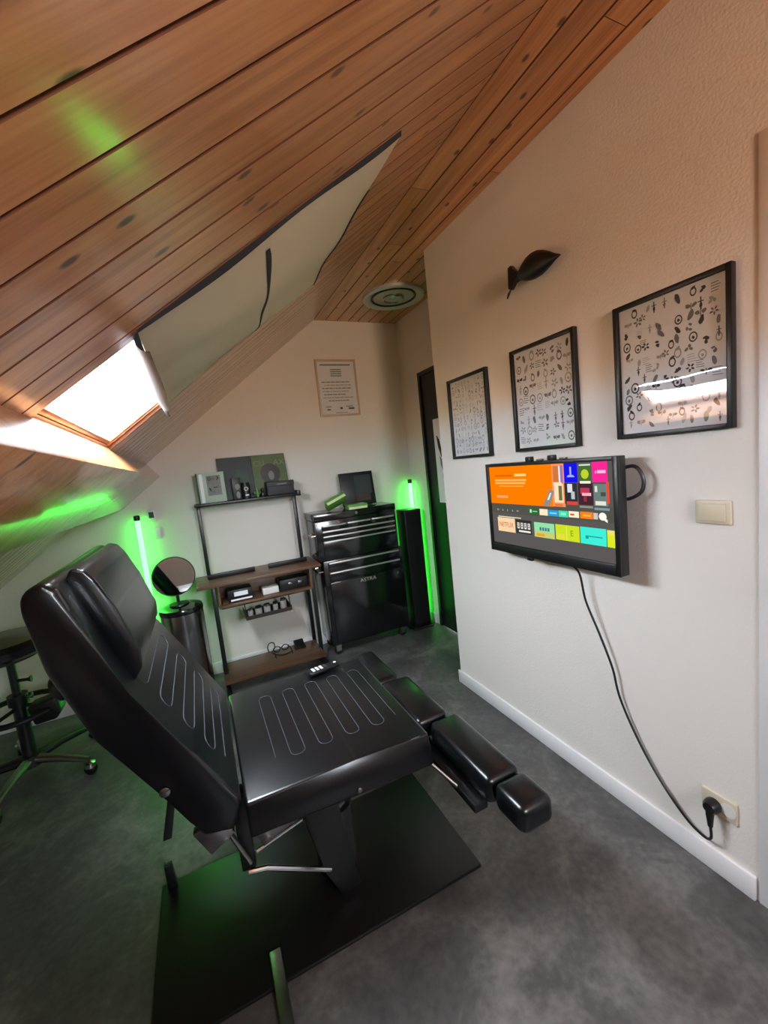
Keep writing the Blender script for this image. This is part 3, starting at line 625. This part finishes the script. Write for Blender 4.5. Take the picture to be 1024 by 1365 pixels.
# posters on the black door
def poster(label, y0, y1, z0, z1, seed):
    t = thing('door_poster', label, 'poster', (A+.010, (y0+y1)/2, z0))
    p_ = obj('paper', MB().box(A+.0095, A+.0118, y0, y1, z0, z1), PAPER, t)
    mb = MB(); P = lambda a, b: (A+.009, y1-a, z0+b); rd = random.Random(seed); w_, h_ = y1-y0, z1-z0
    for i in range(12):
        mb.mi = rd.choice([0, 1, 2]); cx, cy = rd.uniform(.1, .9)*w_, rd.uniform(.1, .9)*h_; ra, rb, an = rd.uniform(.02, .06), rd.uniform(.05, .13), rd.uniform(-.5, .5)
        pts = []
        for k in range(12):
            q = 1-.3*rd.random(); x_, y_ = ra*q*math.cos(k*.5236), rb*q*math.sin(k*.5236); pts.append((min(max(cx+x_*math.cos(an)-y_*math.sin(an), .005), w_-.005), min(max(cy+x_*math.sin(an)+y_*math.cos(an), .005), h_-.005)))
        v = [mb.bm.verts.new(Vector(P(*q)) - Vector((.00008*i, 0, 0))) for q in pts]; mb._f(v)
    mb.mi = 0; obj('drawing', mb, INK, p_, smooth=False)
poster('tall grey ink drawing pinned to the upper half of the black door', 2.36, 2.79, 1.05, 1.69, 8)
poster('pale sheet stuck to the lower half of the black door', 2.42, 2.703, .465, .825, 14)

# ---------------------------------------------------------------- green light tubes
def tube(label, x, y, z0, z1):
    t = thing('light_tube', label, 'light', (x, y, z0), 'glowing green floor tubes')
    obj('glow_tube', MB().lathe([(.0, z0+.03), (.016, z0+.03), (.016, z1-.02), (0, z1-.02)], (x, y, 0), 20), GREENTUBE, t)
    obj('end_cap', MB().lathe([(.0, z1-.02), (.018, z1-.02), (.018, z1+.012), (.012, z1+.016), (0, z1+.016)], (x, y, 0), 20), BLACK, t)
    obj('foot', MB().lathe([(.0, z0), (.032, z0), (.032, z0+.012), (.018, z0+.02), (.018, z0+.03), (0, z0+.03)], (x, y, 0), 24), BLACK, t)
tube('glowing green light tube standing against the back wall beside the round mirror', -.376, 3.165, 0, 1.215)
tube('glowing green light tube standing in the corner behind the black tower', 1.674, 3.172, 0, 1.225)
tw = thing('tower_speaker', 'slim black tower standing between the tool cabinet and the door', 'speaker', (1.565, 3.0, 0))
obj('cabinet', MB().box(1.490, 1.640, 2.97, 3.12, .02, 1.005, .006), BLACK, tw)
obj('grille', MB().box(1.497, 1.633, 2.960, 2.972, .05, .985, .004), mat('speaker_cloth', (12, 12, 13), .95, bump=.3, bscale=600), tw)
obj('foot', MB().box(1.475, 1.655, 2.955, 3.135, 0, .022, .004), BLACKM, tw)

# ---------------------------------------------------------------- tool cabinet and chest
tc_ = thing('tool_cabinet', 'black roller tool cabinet with two rail drawers and a large door', 'tool cabinet', (1.065, 2.98, 0))
FY = 2.915; X0, X1 = .764, 1.412
obj('body', MB().box(X0, X1, FY, 3.195, .085, .735, .006), GLOSSB, tc_)
def drawer(par, x0, x1, z0, z1, fy, rail=True, side='top'):
    d_ = obj('drawer', MB().box(x0, x1, fy-.012, fy+.001, z0, z1, .003), GLOSSB, par)
    if rail:
        zr = z1-.006 if side == 'top' else z0+.006
        obj('handle_rail', MB().box(x0+.004, x1-.004, fy-.024, fy-.0115, zr-.006, zr+.006, .003), ALU, d_)
    return d_
drawer(tc_, X0+.035, X1-.035, .655, .722, FY); drawer(tc_, X0+.035, X1-.035, .575, .648, FY)
dr = obj('door', MB().box(X0+.035, X1-.035, FY-.012, FY+.001, .105, .568, .003), GLOSSB, tc_)
bd = obj('badge', MB().box(1.02, 1.168, FY-.018, FY-.0115, .525, .560, .002), BLACK, tc_)
mb = MB()
for f in text_faces('ASTRA', .044): mb.poly([(1.094+x_, FY-.0186, .5425+y_*.85) for (x_, y_) in f])
obj('lettering', mb, ALU, bd, smooth=False)
obj('door_lock', MB().lathe([(.012, 0), (.012, .006), (0, .007)], (1.35, FY-.012, .54), 16, (0, -1, 0)), CHROME, tc_)
def caster(x, y, par):
    c_ = obj('caster', MB().lathe([(.0, -.014), (.028, -.014), (.034, -.008), (.034, .008), (.028, .014), (0, .014)], (x, y, .034), 20, (0, 1, 0)), BLACK, par)
    obj('fork', MB().box(x-.02, x+.02, y-.02, y-.016, .03, .085).box(x-.02, x+.02, y+.016, y+.02, .03, .085).box(x-.024, x+.024, y-.024, y+.024, .074, .086), CHROME, c_)
for x in (X0+.05, X1-.05):
    for y in (FY+.045, 3.15): caster(x, y, tc_)
obj('side_handle', MB().tube(catmull([(X0+.001, 2.93, .66), (X0-.035, 2.93, .66), (X0-.04, 2.95, .66), (X0-.04, 3.06, .66), (X0-.035, 3.08, .66), (X0+.001, 3.08, .66)], 4), .008), CHROME, tc_)
tt = thing('tool_chest', 'black tool chest with four rows of aluminium drawer rails on top of the roller cabinet', 'tool chest', (1.05, 2.98, .735))
C0, C1, CY, CZ0, CZ1 = .738, 1.388, 2.920, .737, 1.085
obj('body', MB().box(C0, C1, CY, 3.18, CZ0, CZ1-.055, .005), GLOSSB, tt)
ld_ = obj('lid', MB().box(C0-.003, C1+.003, CY-.004, 3.183, CZ1-.054, CZ1, .006), GLOSSB, tt)
obj('lid_lock', MB().lathe([(.011, 0), (.011, .006), (0, .007)], (1.063, CY-.004, CZ1-.027), 16, (0, -1, 0)), CHROME, ld_)
a0, a1 = C0+.045, C1-.02; wd = (a1-a0)/3
for i in range(3): drawer(tt, a0+wd*i+.002, a0+wd*(i+1)-.002, .960, .998, CY)
for (z0, z1) in ((.922, .957), (.884, .919), (.765, .881)): drawer(tt, a0, a1, z0, z1, CY)
obj('side_handle', MB().tube([(C0+.001, 2.93, .93), (C0-.025, 2.93, .93), (C0-.025, 3.05, .93), (C0+.001, 3.05, .93)], .007), CHROME, tt)
# things on the chest
GREENBOX = mat('green_carton', (92, 150, 60), .55, var=.25); PALE = mat('pale_label', (206, 220, 176), .6); DKART = mat('dark_sleeve', (22, 26, 28), .45, var=.3); DKART2 = mat('dark_print', (44, 56, 54), .5, var=.4); BRN = mat('brown_print', (62, 50, 44), .5, var=.3)
al = thing('album_sleeve', 'square black picture sleeve leaning on the wall on the tool chest', 'album', (1.15, 3.1, CZ1))
t_ = R(14); ay = Vector((0, -math.cos(t_), -math.sin(t_))); az = Vector((0, math.sin(t_), math.cos(t_))); az = Vector((0, .14, .99)).normalized(); ay = Vector((0, -az.z, az.y))
cc = Vector((1.172, 3.10, CZ1+.002)) + az*.135
obj('sleeve', MB().obox(cc, (1, 0, 0), ay, az, .142, .006, .133, .002), DKART, al)
obj('picture', MB().obox(cc + ay*.0062 + Vector((.05, 0, 0)) + az*.03, (1, 0, 0), ay, az, .07, .0006, .075), DKART2, al)
obj('picture', MB().obox(cc + ay*.0062 + Vector((.04, 0, 0)) - az*.07, (1, 0, 0), ay, az, .06, .0006, .03), BRN, al)
def gbox(label, c, ax, ay, az, hx, hy, hz):
    g = thing('carton', label, 'box', tuple(Vector(c)-Vector((0, 0, hz))), 'green cartons on the tool chest')
    ax, ay, az = Vector(ax).normalized(), Vector(ay).normalized(), Vector(az).normalized(); c = Vector(c)
    obj('box', MB().obox(c, ax, ay, az, hx, hy, hz, .002), GREENBOX, g)
    obj('label', MB().obox(c - ay*(hy+.0006) - az*hz*.45, ax, ay, az, hx*.95, .0006, hz*.45), PALE, g)
    obj('label', MB().obox(c + az*(hz+.0006) + ax*hx*.5, ax, ay, az, hx*.3, hy*.6, .0006), PALE, g)
gbox('small green carton lying flat in front of the black sleeve', (1.075, 2.93, CZ1+.019), (1, -.04, 0), (.04, 1, 0), (0, 0, 1), .075, .045, .018)
gbox('green carton tilted on its edge at the left of the tool chest', (.925, 2.95, CZ1+.072), (.93, 0, .36), (.22, .8, -.56), (-.29, .6, .75), .080, .045, .022)

# ---------------------------------------------------------------- desk with hutch
dk = thing('computer_desk', 'narrow walnut computer desk with black metal legs and a raised hutch shelf', 'desk', (.34, 3.0, 0))
obj('desktop', MB().box(-.085, .732, 2.85, 3.19, .722, .742, .003), WALNUT, dk)
obj('keyboard_shelf', MB().box(.045, .655, 2.905, 3.16, .560, .575, .002), WALNUT, dk)
for x in (.035, .655): obj('shelf_bracket', MB().box(x, x+.014, 2.915, 3.15, .56, .722, .002), WALNUT, dk)
obj('back_panel', MB().box(.05, .655, 3.125, 3.137, .490, .66, .002), WALNUT, dk)
obj('lower_shelf', MB().box(-.005, .675, 2.80, 3.11, .085, .103, .002), WALNUT, dk)
for x in (.012, .678):
    obj('leg', MB().box(x-.014, x+.014, 2.93, 2.955, .03, .722, .003), BLACKM, dk)
    obj('leg', MB().box(x-.014, x+.014, 3.13, 3.155, .03, .722, .003), BLACKM, dk)
    obj('foot', MB().box(x-.016, x+.016, 2.76, 3.19, 0, .03, .004), BLACKM, dk)
for x in (.0, .655): obj('hutch_post', MB().box(x-.012, x+.012, 3.085, 3.11, .742, 1.238, .003), BLACKM, dk)
obj('hutch_shelf', MB().box(-.022, .682, 3.02, 3.205, 1.238, 1.256, .003), BLACKM, dk)
obj('hutch_rim', MB().box(.665, .690, 3.01, 3.21, 1.232, 1.272, .003), BLACKM, dk)
tr = obj('hanging_tray', MB().box(.185, .495, 2.875, 3.10, .452, .460).box(.185, .189, 2.875, 3.10, .46, .485).box(.491, .495, 2.875, 3.10, .46, .485).box(.189, .491, 2.875, 2.879, .46, .478), mat('dark_wire_tray', (46, 34, 30), .5), dk)
for x in (.19, .49): obj('hanger', MB().tube([(x, 2.90, .48), (x, 2.93, .56)], .004), BLACKM, tr)
for x in (.19, .49): obj('tray_foot', MB().lathe([(.0, 0), (.008, 0), (.008, .012)], (x, 2.885, .440), 12), CREAM, tr)
# two low black bars on the desktop
for (x0, x1, y, lb) in ((-.01, .30, 3.075, 'low black bar lying on the desk beside the left hutch post'), (.395, .675, 3.075, 'low black bar lying on the desk beside the right hutch post')):
    s_ = thing('desk_bar', lb, 'bar', ((x0+x1)/2, y, .742), 'low black bars on the desk')
    obj('bar', MB().box(x0, x1, y-.04, y-.016, .742, .772, .004), BLACK, s_)
    obj('end_cap', MB().box(x1-.004, x1+.003, y-.041, y-.015, .742, .773, .003), BLACKM, s_)
# little things on the shelves
def small(name, label, cat, mb, m_, group=None): return tag(obj(name, mb, m_), label, cat, group)
kb = thing('ink_case', 'black case with a white label on the keyboard shelf, at the left', 'case', (.18, 2.99, .575))
obj('case', MB().box(.095, .255, 2.94, 3.06, .575, .66, .004), BLACK, kb); obj('label', MB().box(.135, .225, 2.9385, 2.9405, .615, .645), PAPER, kb); obj('label', MB().box(.11, .25, 2.9385, 2.9405, .585, .597), PAPER, kb)
small('white_carton', 'flat white carton in the middle of the keyboard shelf', 'box', MB().box(.325, .435, 2.96, 3.06, .576, .622, .003), WHITEP)
kb = thing('equipment_case', 'long black case on the right of the keyboard shelf', 'case', (.55, 2.99, .575))
obj('case', MB().box(.445, .645, 2.95, 3.08, .575, .655, .004), BLACK, kb); obj('latch', MB().box(.50, .53, 2.945, 2.951, .61, .63, .002), DARKSTEEL, kb); obj('latch', MB().box(.57, .60, 2.945, 2.951, .61, .63, .002), DARKSTEEL, kb)
JAR = mat('grey_jar', (150, 148, 142), .3, var=.2)
for i, (x, y, r_, h_, lb) in enumerate(((.222, 2.93, .018, .05, 'grey jar at the left end of the hanging tray'), (.277, 2.94, .024, .056, 'wide grey jar in the hanging tray, second from the left'), (.335, 2.94, .024, .058, 'wide grey jar in the middle of the hanging tray'), (.392, 2.935, .018, .06, 'narrow grey jar in the hanging tray, fourth from the left'), (.450, 2.95, .022, .07, 'tall pale jar at the right end of the hanging tray'))):
    j = thing('jar', lb, 'jar', (x, y, .460), 'jars in the hanging tray')
    obj('glass', MB().lathe([(.0, 0), (r_, 0), (r_, h_*.72), (r_*.8, h_*.8)], (x, y, .460), 18), JAR, j)
    obj('lid', MB().lathe([(0, h_*.78), (r_*.86, h_*.78), (r_*.86, h_), (0, h_)], (x, y, .460), 18), BLACK if i % 2 else STEEL, j)
# tangle on the lower shelf
cb = thing('glasses', 'black safety glasses lying at the back of the lower desk shelf', 'glasses', (.42, 3.04, .103))
for x in (.375, .435):
    obj('rim', MB().tube([(x+.024*math.cos(t*.4488), 3.05, .130+.02*math.sin(t*.4488)) for t in range(15)], .004, 6), BLACK, cb)
obj('arm', MB().tube([(.351, 3.05, .14), (.345, 2.99, .138), (.35, 2.95, .110)], .004, 6), BLACK, cb); obj('arm', MB().tube([(.459, 3.05, .14), (.468, 3.0, .13), (.47, 2.96, .108)], .004, 6), BLACK, cb); obj('bridge', MB().tube([(.399, 3.05, .135), (.411, 3.05, .135)], .004, 6), BLACK, cb)
pd = thing('foot_pedal', 'small black foot pedal on the lower desk shelf beside the glasses', 'pedal', (.54, 3.04, .103))
obj('base', MB().box(.50, .58, 3.01, 3.08, .103, .118, .003), BLACK, pd); obj('treadle', MB().prism([(3.0, .119), (3.08, .119), (3.08, .15), (3.07, .152)], .505, .575, 'x', r=.002), BLACKM, pd)
cw = tag(obj('desk_cable', MB().tube(catmull([(.32, 3.09, .106), (.315, 3.08, .15), (.33, 3.07, .18), (.36, 3.07, .175), (.365, 3.085, .13), (.34, 3.06, .107), (.40, 2.98, .107), (.48, 3.0, .107)], 6), .004, 6), BLACK), 'thin black cable looped on the lower desk shelf', 'cable')

# things along the hutch shelf
ZH = 1.257
LEAFG = mat('pale_green_sleeve', (168, 190, 166), .35, var=.12); DGREEN = mat('dark_green_card', (40, 72, 52), .5, var=.3); TEAL = mat('dark_teal_print', (42, 54, 52), .5, var=.35); OLIVE = mat('olive_print', (86, 104, 62), .55, var=.35); GREY = mat('grey_print', (130, 132, 122), .6, var=.3)
bk_ = thing('picture_book', 'pale green picture book standing at the left end of the hutch shelf', 'book', (.105, 3.08, ZH))
obj('cover', MB().box(.020, .190, 3.065, 3.095, ZH, 1.462, .002), LEAFG, bk_); obj('spine', MB().box(.010, .022, 3.063, 3.097, ZH, 1.462, .002), DGREEN, bk_)
obj('spine_band', MB().box(.032, .052, 3.0640, 3.0652, ZH+.005, 1.455), WHITEP, bk_)
mb = MB(); mb.poly([(.075, 3.0642, 1.305), (.165, 3.0642, 1.305), (.165, 3.0642, 1.44), (.075, 3.0642, 1.44)]); obj('illustration', mb, GREY, bk_)
mb = MB(); doodles(mb, lambda a, b: (.078+a, 3.0636, 1.308+b), .084, .128, 3, 4, 9, [1, 2, 2], 1, .3); obj('drawing', mb, INK, bk_, smooth=False)
gf = thing('record_sleeve', 'open dark green and black record sleeve leaning behind the hutch ornaments', 'album', (.40, 3.17, ZH))
obj('panel', MB().hexa([(.155, 3.150, ZH), (.395, 3.150, ZH), (.395, 3.156, ZH), (.155, 3.156, ZH), (.162, 3.190, 1.556), (.395, 3.190, 1.556), (.395, 3.196, 1.556), (.162, 3.196, 1.556)]), TEAL, gf)
rp = obj('panel', MB().hexa([(.397, 3.150, ZH), (.648, 3.150, ZH), (.648, 3.156, ZH), (.397, 3.156, ZH), (.397, 3.190, 1.556), (.640, 3.190, 1.556), (.640, 3.196, 1.556), (.397, 3.196, 1.556)]), OLIVE, gf)
def gp(x, z, e=.001): return (x, 3.150 + (z-ZH)/(1.556-ZH)*.040 - e, z)
mb = MB(); mb.poly([gp(.520+.072*math.cos(t*.4488), 1.415+.075*math.sin(t*.4488)) for t in range(14)]); mb.poly([gp(.45, ZH+.02), gp(.60, ZH+.02), gp(.57, 1.36), gp(.47, 1.36)]); obj('portrait', mb, DKART, rp, smooth=False)
mb = MB(); mb.poly([gp(.525+.022*math.cos(t*.6283), 1.40+.034*math.sin(t*.6283), .0016) for t in range(10)]); obj('face', mb, GREY, rp, smooth=False)
mb = MB()
for f in text_faces('CU    AX', .058): mb.poly([gp(.52+x_, 1.492+y_, .0016) for (x_, y_) in f])
obj('lettering', mb, mat('olive_lettering', (138, 152, 104), .6), rp, smooth=False)
mb = MB(); mb.poly([gp(.30+.035*math.cos(t*.6283), 1.38+.09*math.sin(t*.6283)) for t in range(10)]); mb.poly([gp(.345+.02*math.cos(t*.6283), 1.36+.10*math.sin(t*.6283)) for t in range(10)]); obj('foliage_print', mb, DGREEN, gf, smooth=False)
bx_ = thing('figure_box', 'narrow black box with a pale portrait on the hutch shelf', 'box', (.262, 3.09, ZH))
obj('box', MB().box(.235, .290, 3.07, 3.12, ZH, 1.408, .002), DKART, bx_)
mb = MB(); mb.poly([(.268+.017*math.cos(t*.6283), 3.0695, 1.345+.02*math.sin(t*.6283)) for t in range(10)]); mb.poly([(.268+.014*math.cos(t*.6283), 3.0695, 1.288+.026*math.sin(t*.6283)) for t in range(10)]); obj('portrait', mb, GREY, bx_, smooth=False)
jr = thing('black_pot', 'small black pot with a white ring logo on the hutch shelf', 'pot', (.322, 3.08, ZH))
obj('pot', MB().lathe([(0, 0), (.030, 0), (.031, .09), (.028, .098), (.028, .112), (0, .114)], (.322, 3.08, ZH), 24), BLACK, jr)
obj('ring_logo', MB().tube([(.322+.012*math.cos(t*.5236), 3.0485-.0, ZH+.068+.012*math.sin(t*.5236)) for t in range(14)], .0025, 6), WHITEP, jr)
obj('label', MB().box(.312, .336, 3.0475, 3.0500, ZH+.020, ZH+.028), WHITEP, jr)
cx_ = thing('cactus_figure', 'tiny green cactus figure on the hutch shelf', 'figurine', (.397, 3.07, ZH))
obj('stem', MB().lathe([(0, 0), (.009, 0), (.010, .045), (.005, .056), (0, .058)], (.397, 3.07, ZH), 12), mat('cactus_green', (104, 150, 92), .6, var=.2), cx_)
for s_ in (-1, 1): obj('arm', MB().tube([(.397, 3.07, ZH+.022), (.397+s_*.016, 3.07, ZH+.024), (.397+s_*.018, 3.07, ZH+.040)], .005, 8), GREENBOX, cx_)
sp_ = thing('toy_figure', 'tiny dark figure beside the cactus on the hutch shelf', 'figurine', (.432, 3.07, ZH))
obj('body', MB().lathe([(0, 0), (.013, 0), (.015, .02), (.009, .034), (.012, .044), (.010, .056), (0, .06)], (.432, 3.07, ZH), 14), BLACK, sp_); obj('chest', MB().lathe([(0, 0), (.006, 0), (.005, .003), (0, .004)], (.432, 3.056, ZH+.018), 10, (0, -1, 0)), GREY, sp_)
db = thing('storage_box', 'wide charcoal box at the right end of the hutch shelf', 'box', (.56, 3.08, ZH))
obj('box', MB().box(.465, .655, 3.045, 3.14, ZH, 1.330, .003), mat('charcoal_card', (48, 48, 50), .6), db); obj('lid', MB().box(.462, .658, 3.042, 3.143, 1.318, 1.352, .003), mat('charcoal_lid', (54, 54, 56), .6), db)
obj('label', MB().box(.535, .605, 3.0410, 3.0422, 1.328, 1.336), GREY, db)

# wall controls by the left tube
th = thing('thermostat', 'white wall thermostat with a dark screen above the switch plate', 'thermostat', (-.294, B, 1.172))
obj('case', MB().box(-.318, -.268, B-.022, B, 1.172, 1.252, .004), WHITEP, th); obj('screen', MB().box(-.308, -.278, B-.0235, B-.0215, 1.20, 1.24), mat('lcd', (40, 52, 46), .3), th)
wp = thing('switch_plate', 'plain white switch plate below the thermostat', 'switch', (-.29, B, 1.052))
obj('plate', MB().box(-.328, -.256, B-.009, B, 1.052, 1.128, .003), WHITEP, wp); obj('rocker', MB().box(-.312, -.272, B-.0125, B-.0085, 1.068, 1.112, .002), WHITEP, wp)

# bin with round mirror on top
bn = thing('pedal_bin', 'tall dark polished steel bin beside the desk', 'bin', (-.195, 2.985, 0))
obj('bucket', MB().lathe([(.0, 0), (.128, 0), (.130, .02), (.130, .585), (.126, .59)], (-.195, 2.985, 0), 40), DARKSTEEL, bn)
obj('lid', MB().lathe([(.132, .585), (.134, .60), (.128, .618), (.085, .632), (0, .638)], (-.195, 2.985, 0), 40), GLOSSB, bn)
obj('base_ring', MB().lathe([(.0, 0), (.137, 0), (.137, .025), (.131, .03)], (-.195, 2.985, 0), 40), BLACK, bn)
obj('pedal', MB().box(-.225, -.165, 2.81, 2.87, .012, .024, .004), STEEL, bn)
mr = thing('round_mirror', 'round table mirror standing on the bin lid', 'mirror', (-.20, 2.96, .638))
mc = Vector((-.203, 2.945, .828)); md = Vector((.10, -.99, .06)).normalized()
obj('disc', MB().lathe([(0, 0), (.123, 0), (.126, .004), (.123, .010), (0, .010)], mc, 48, md), BLACKM, mr)
obj('mirror_glass', MB().lathe([(0, .0105), (.119, .0105), (.119, .0115), (0, .0115)], mc, 48, md), MIRROR, mr)
obj('neck', MB().tube([(-.203, 2.965, .640), (-.203, 2.960, .80)], .010), BLACKM, mr)
obj('foot', MB().lathe([(0, 0), (.06, 0), (.058, .008), (.012, .016), (0, .016)], (-.200, 2.965, .636), 28), BLACKM, mr)

# stool half hidden behind the chair back
SX, SY = -.955, 2.60
stl = thing('drafting_stool', 'black stool on chrome casters half hidden behind the chair back', 'stool', (SX, SY, 0))
obj('seat_pad', MB().lathe([(0, .66), (.17, .66), (.20, .68), (.205, .715), (.185, .74), (0, .748)], (SX-.02, SY, 0), 40), LEATHER, stl)
obj('seat_board', MB().lathe([(0, .645), (.15, .645), (.15, .661), (0, .661)], (SX-.02, SY, 0), 32), BLACK, stl)
obj('gas_lift', MB().lathe([(0, .10), (.030, .10), (.030, .42), (.018, .425), (.018, .646)], (SX, SY, 0), 20), BLACKM, stl)
obj('collar', MB().lathe([(0, .40), (.042, .40), (.042, .45), (0, .45)], (SX, SY, 0), 20), BLACK, stl)
obj('height_knob', MB().tube([(SX, SY, .52), (SX+.06, SY-.02, .52), (SX+.075, SY-.02, .52)], .012, rs=[.008, .008, .018]), BLACK, stl)
obj('height_knob', MB().tube([(SX, SY, .43), (SX+.05, SY-.02, .435), (SX+.065, SY-.02, .435)], .012, rs=[.007, .007, .016]), DARKSTEEL, stl)
obj('foot_ring', MB().tube([(SX+.17*math.cos(t*.2618), SY+.17*math.sin(t*.2618), .37) for t in range(25)], .014, 10), BLACK, stl)
for t in (0, 120, 240): obj('ring_spoke', MB().tube([(SX, SY, .385), (SX+.17*math.cos(R(t)), SY+.17*math.sin(R(t)), .37)], .009), BLACK, stl)
obj('tool_cup', MB().prism([(.72, .40), (.87, .43), (.875, .34), (.85, .32), (.76, .31)], 2.50, 2.56, r=.012) if False else MB().prism([(-.90, .40), (-.775, .425), (-.765, .345), (-.79, .31), (-.88, .305)], 2.50, 2.60, r=.012), BLACK, stl)
obj('hub', MB().lathe([(0, .07), (.05, .07), (.045, .125), (0, .13)], (SX, SY, 0), 20), BLACK, stl)
for q in range(5):
    a = R(-28 + 72*q); ex, ey = SX+.31*math.cos(a), SY+.31*math.sin(a)
    obj('star_leg', MB().tube([(SX, SY, .10), (SX+.15*math.cos(a), SY+.15*math.sin(a), .098), (ex, ey, .078)], .016, rs=[.026, .020, .014]), BLACK if q % 2 else STEEL, stl)
    c_ = obj('caster', MB().lathe([(0, -.016), (.024, -.016), (.028, -.01), (.028, .01), (.024, .016), (0, .016)], (ex, ey, .028), 18, (math.sin(a), -math.cos(a), 0)), BLACK, stl)
    obj('caster_hood', MB().lathe([(.0, .0), (.026, 0), (.024, .022), (0, .034)], (ex, ey, .038), 16), CHROME, c_)
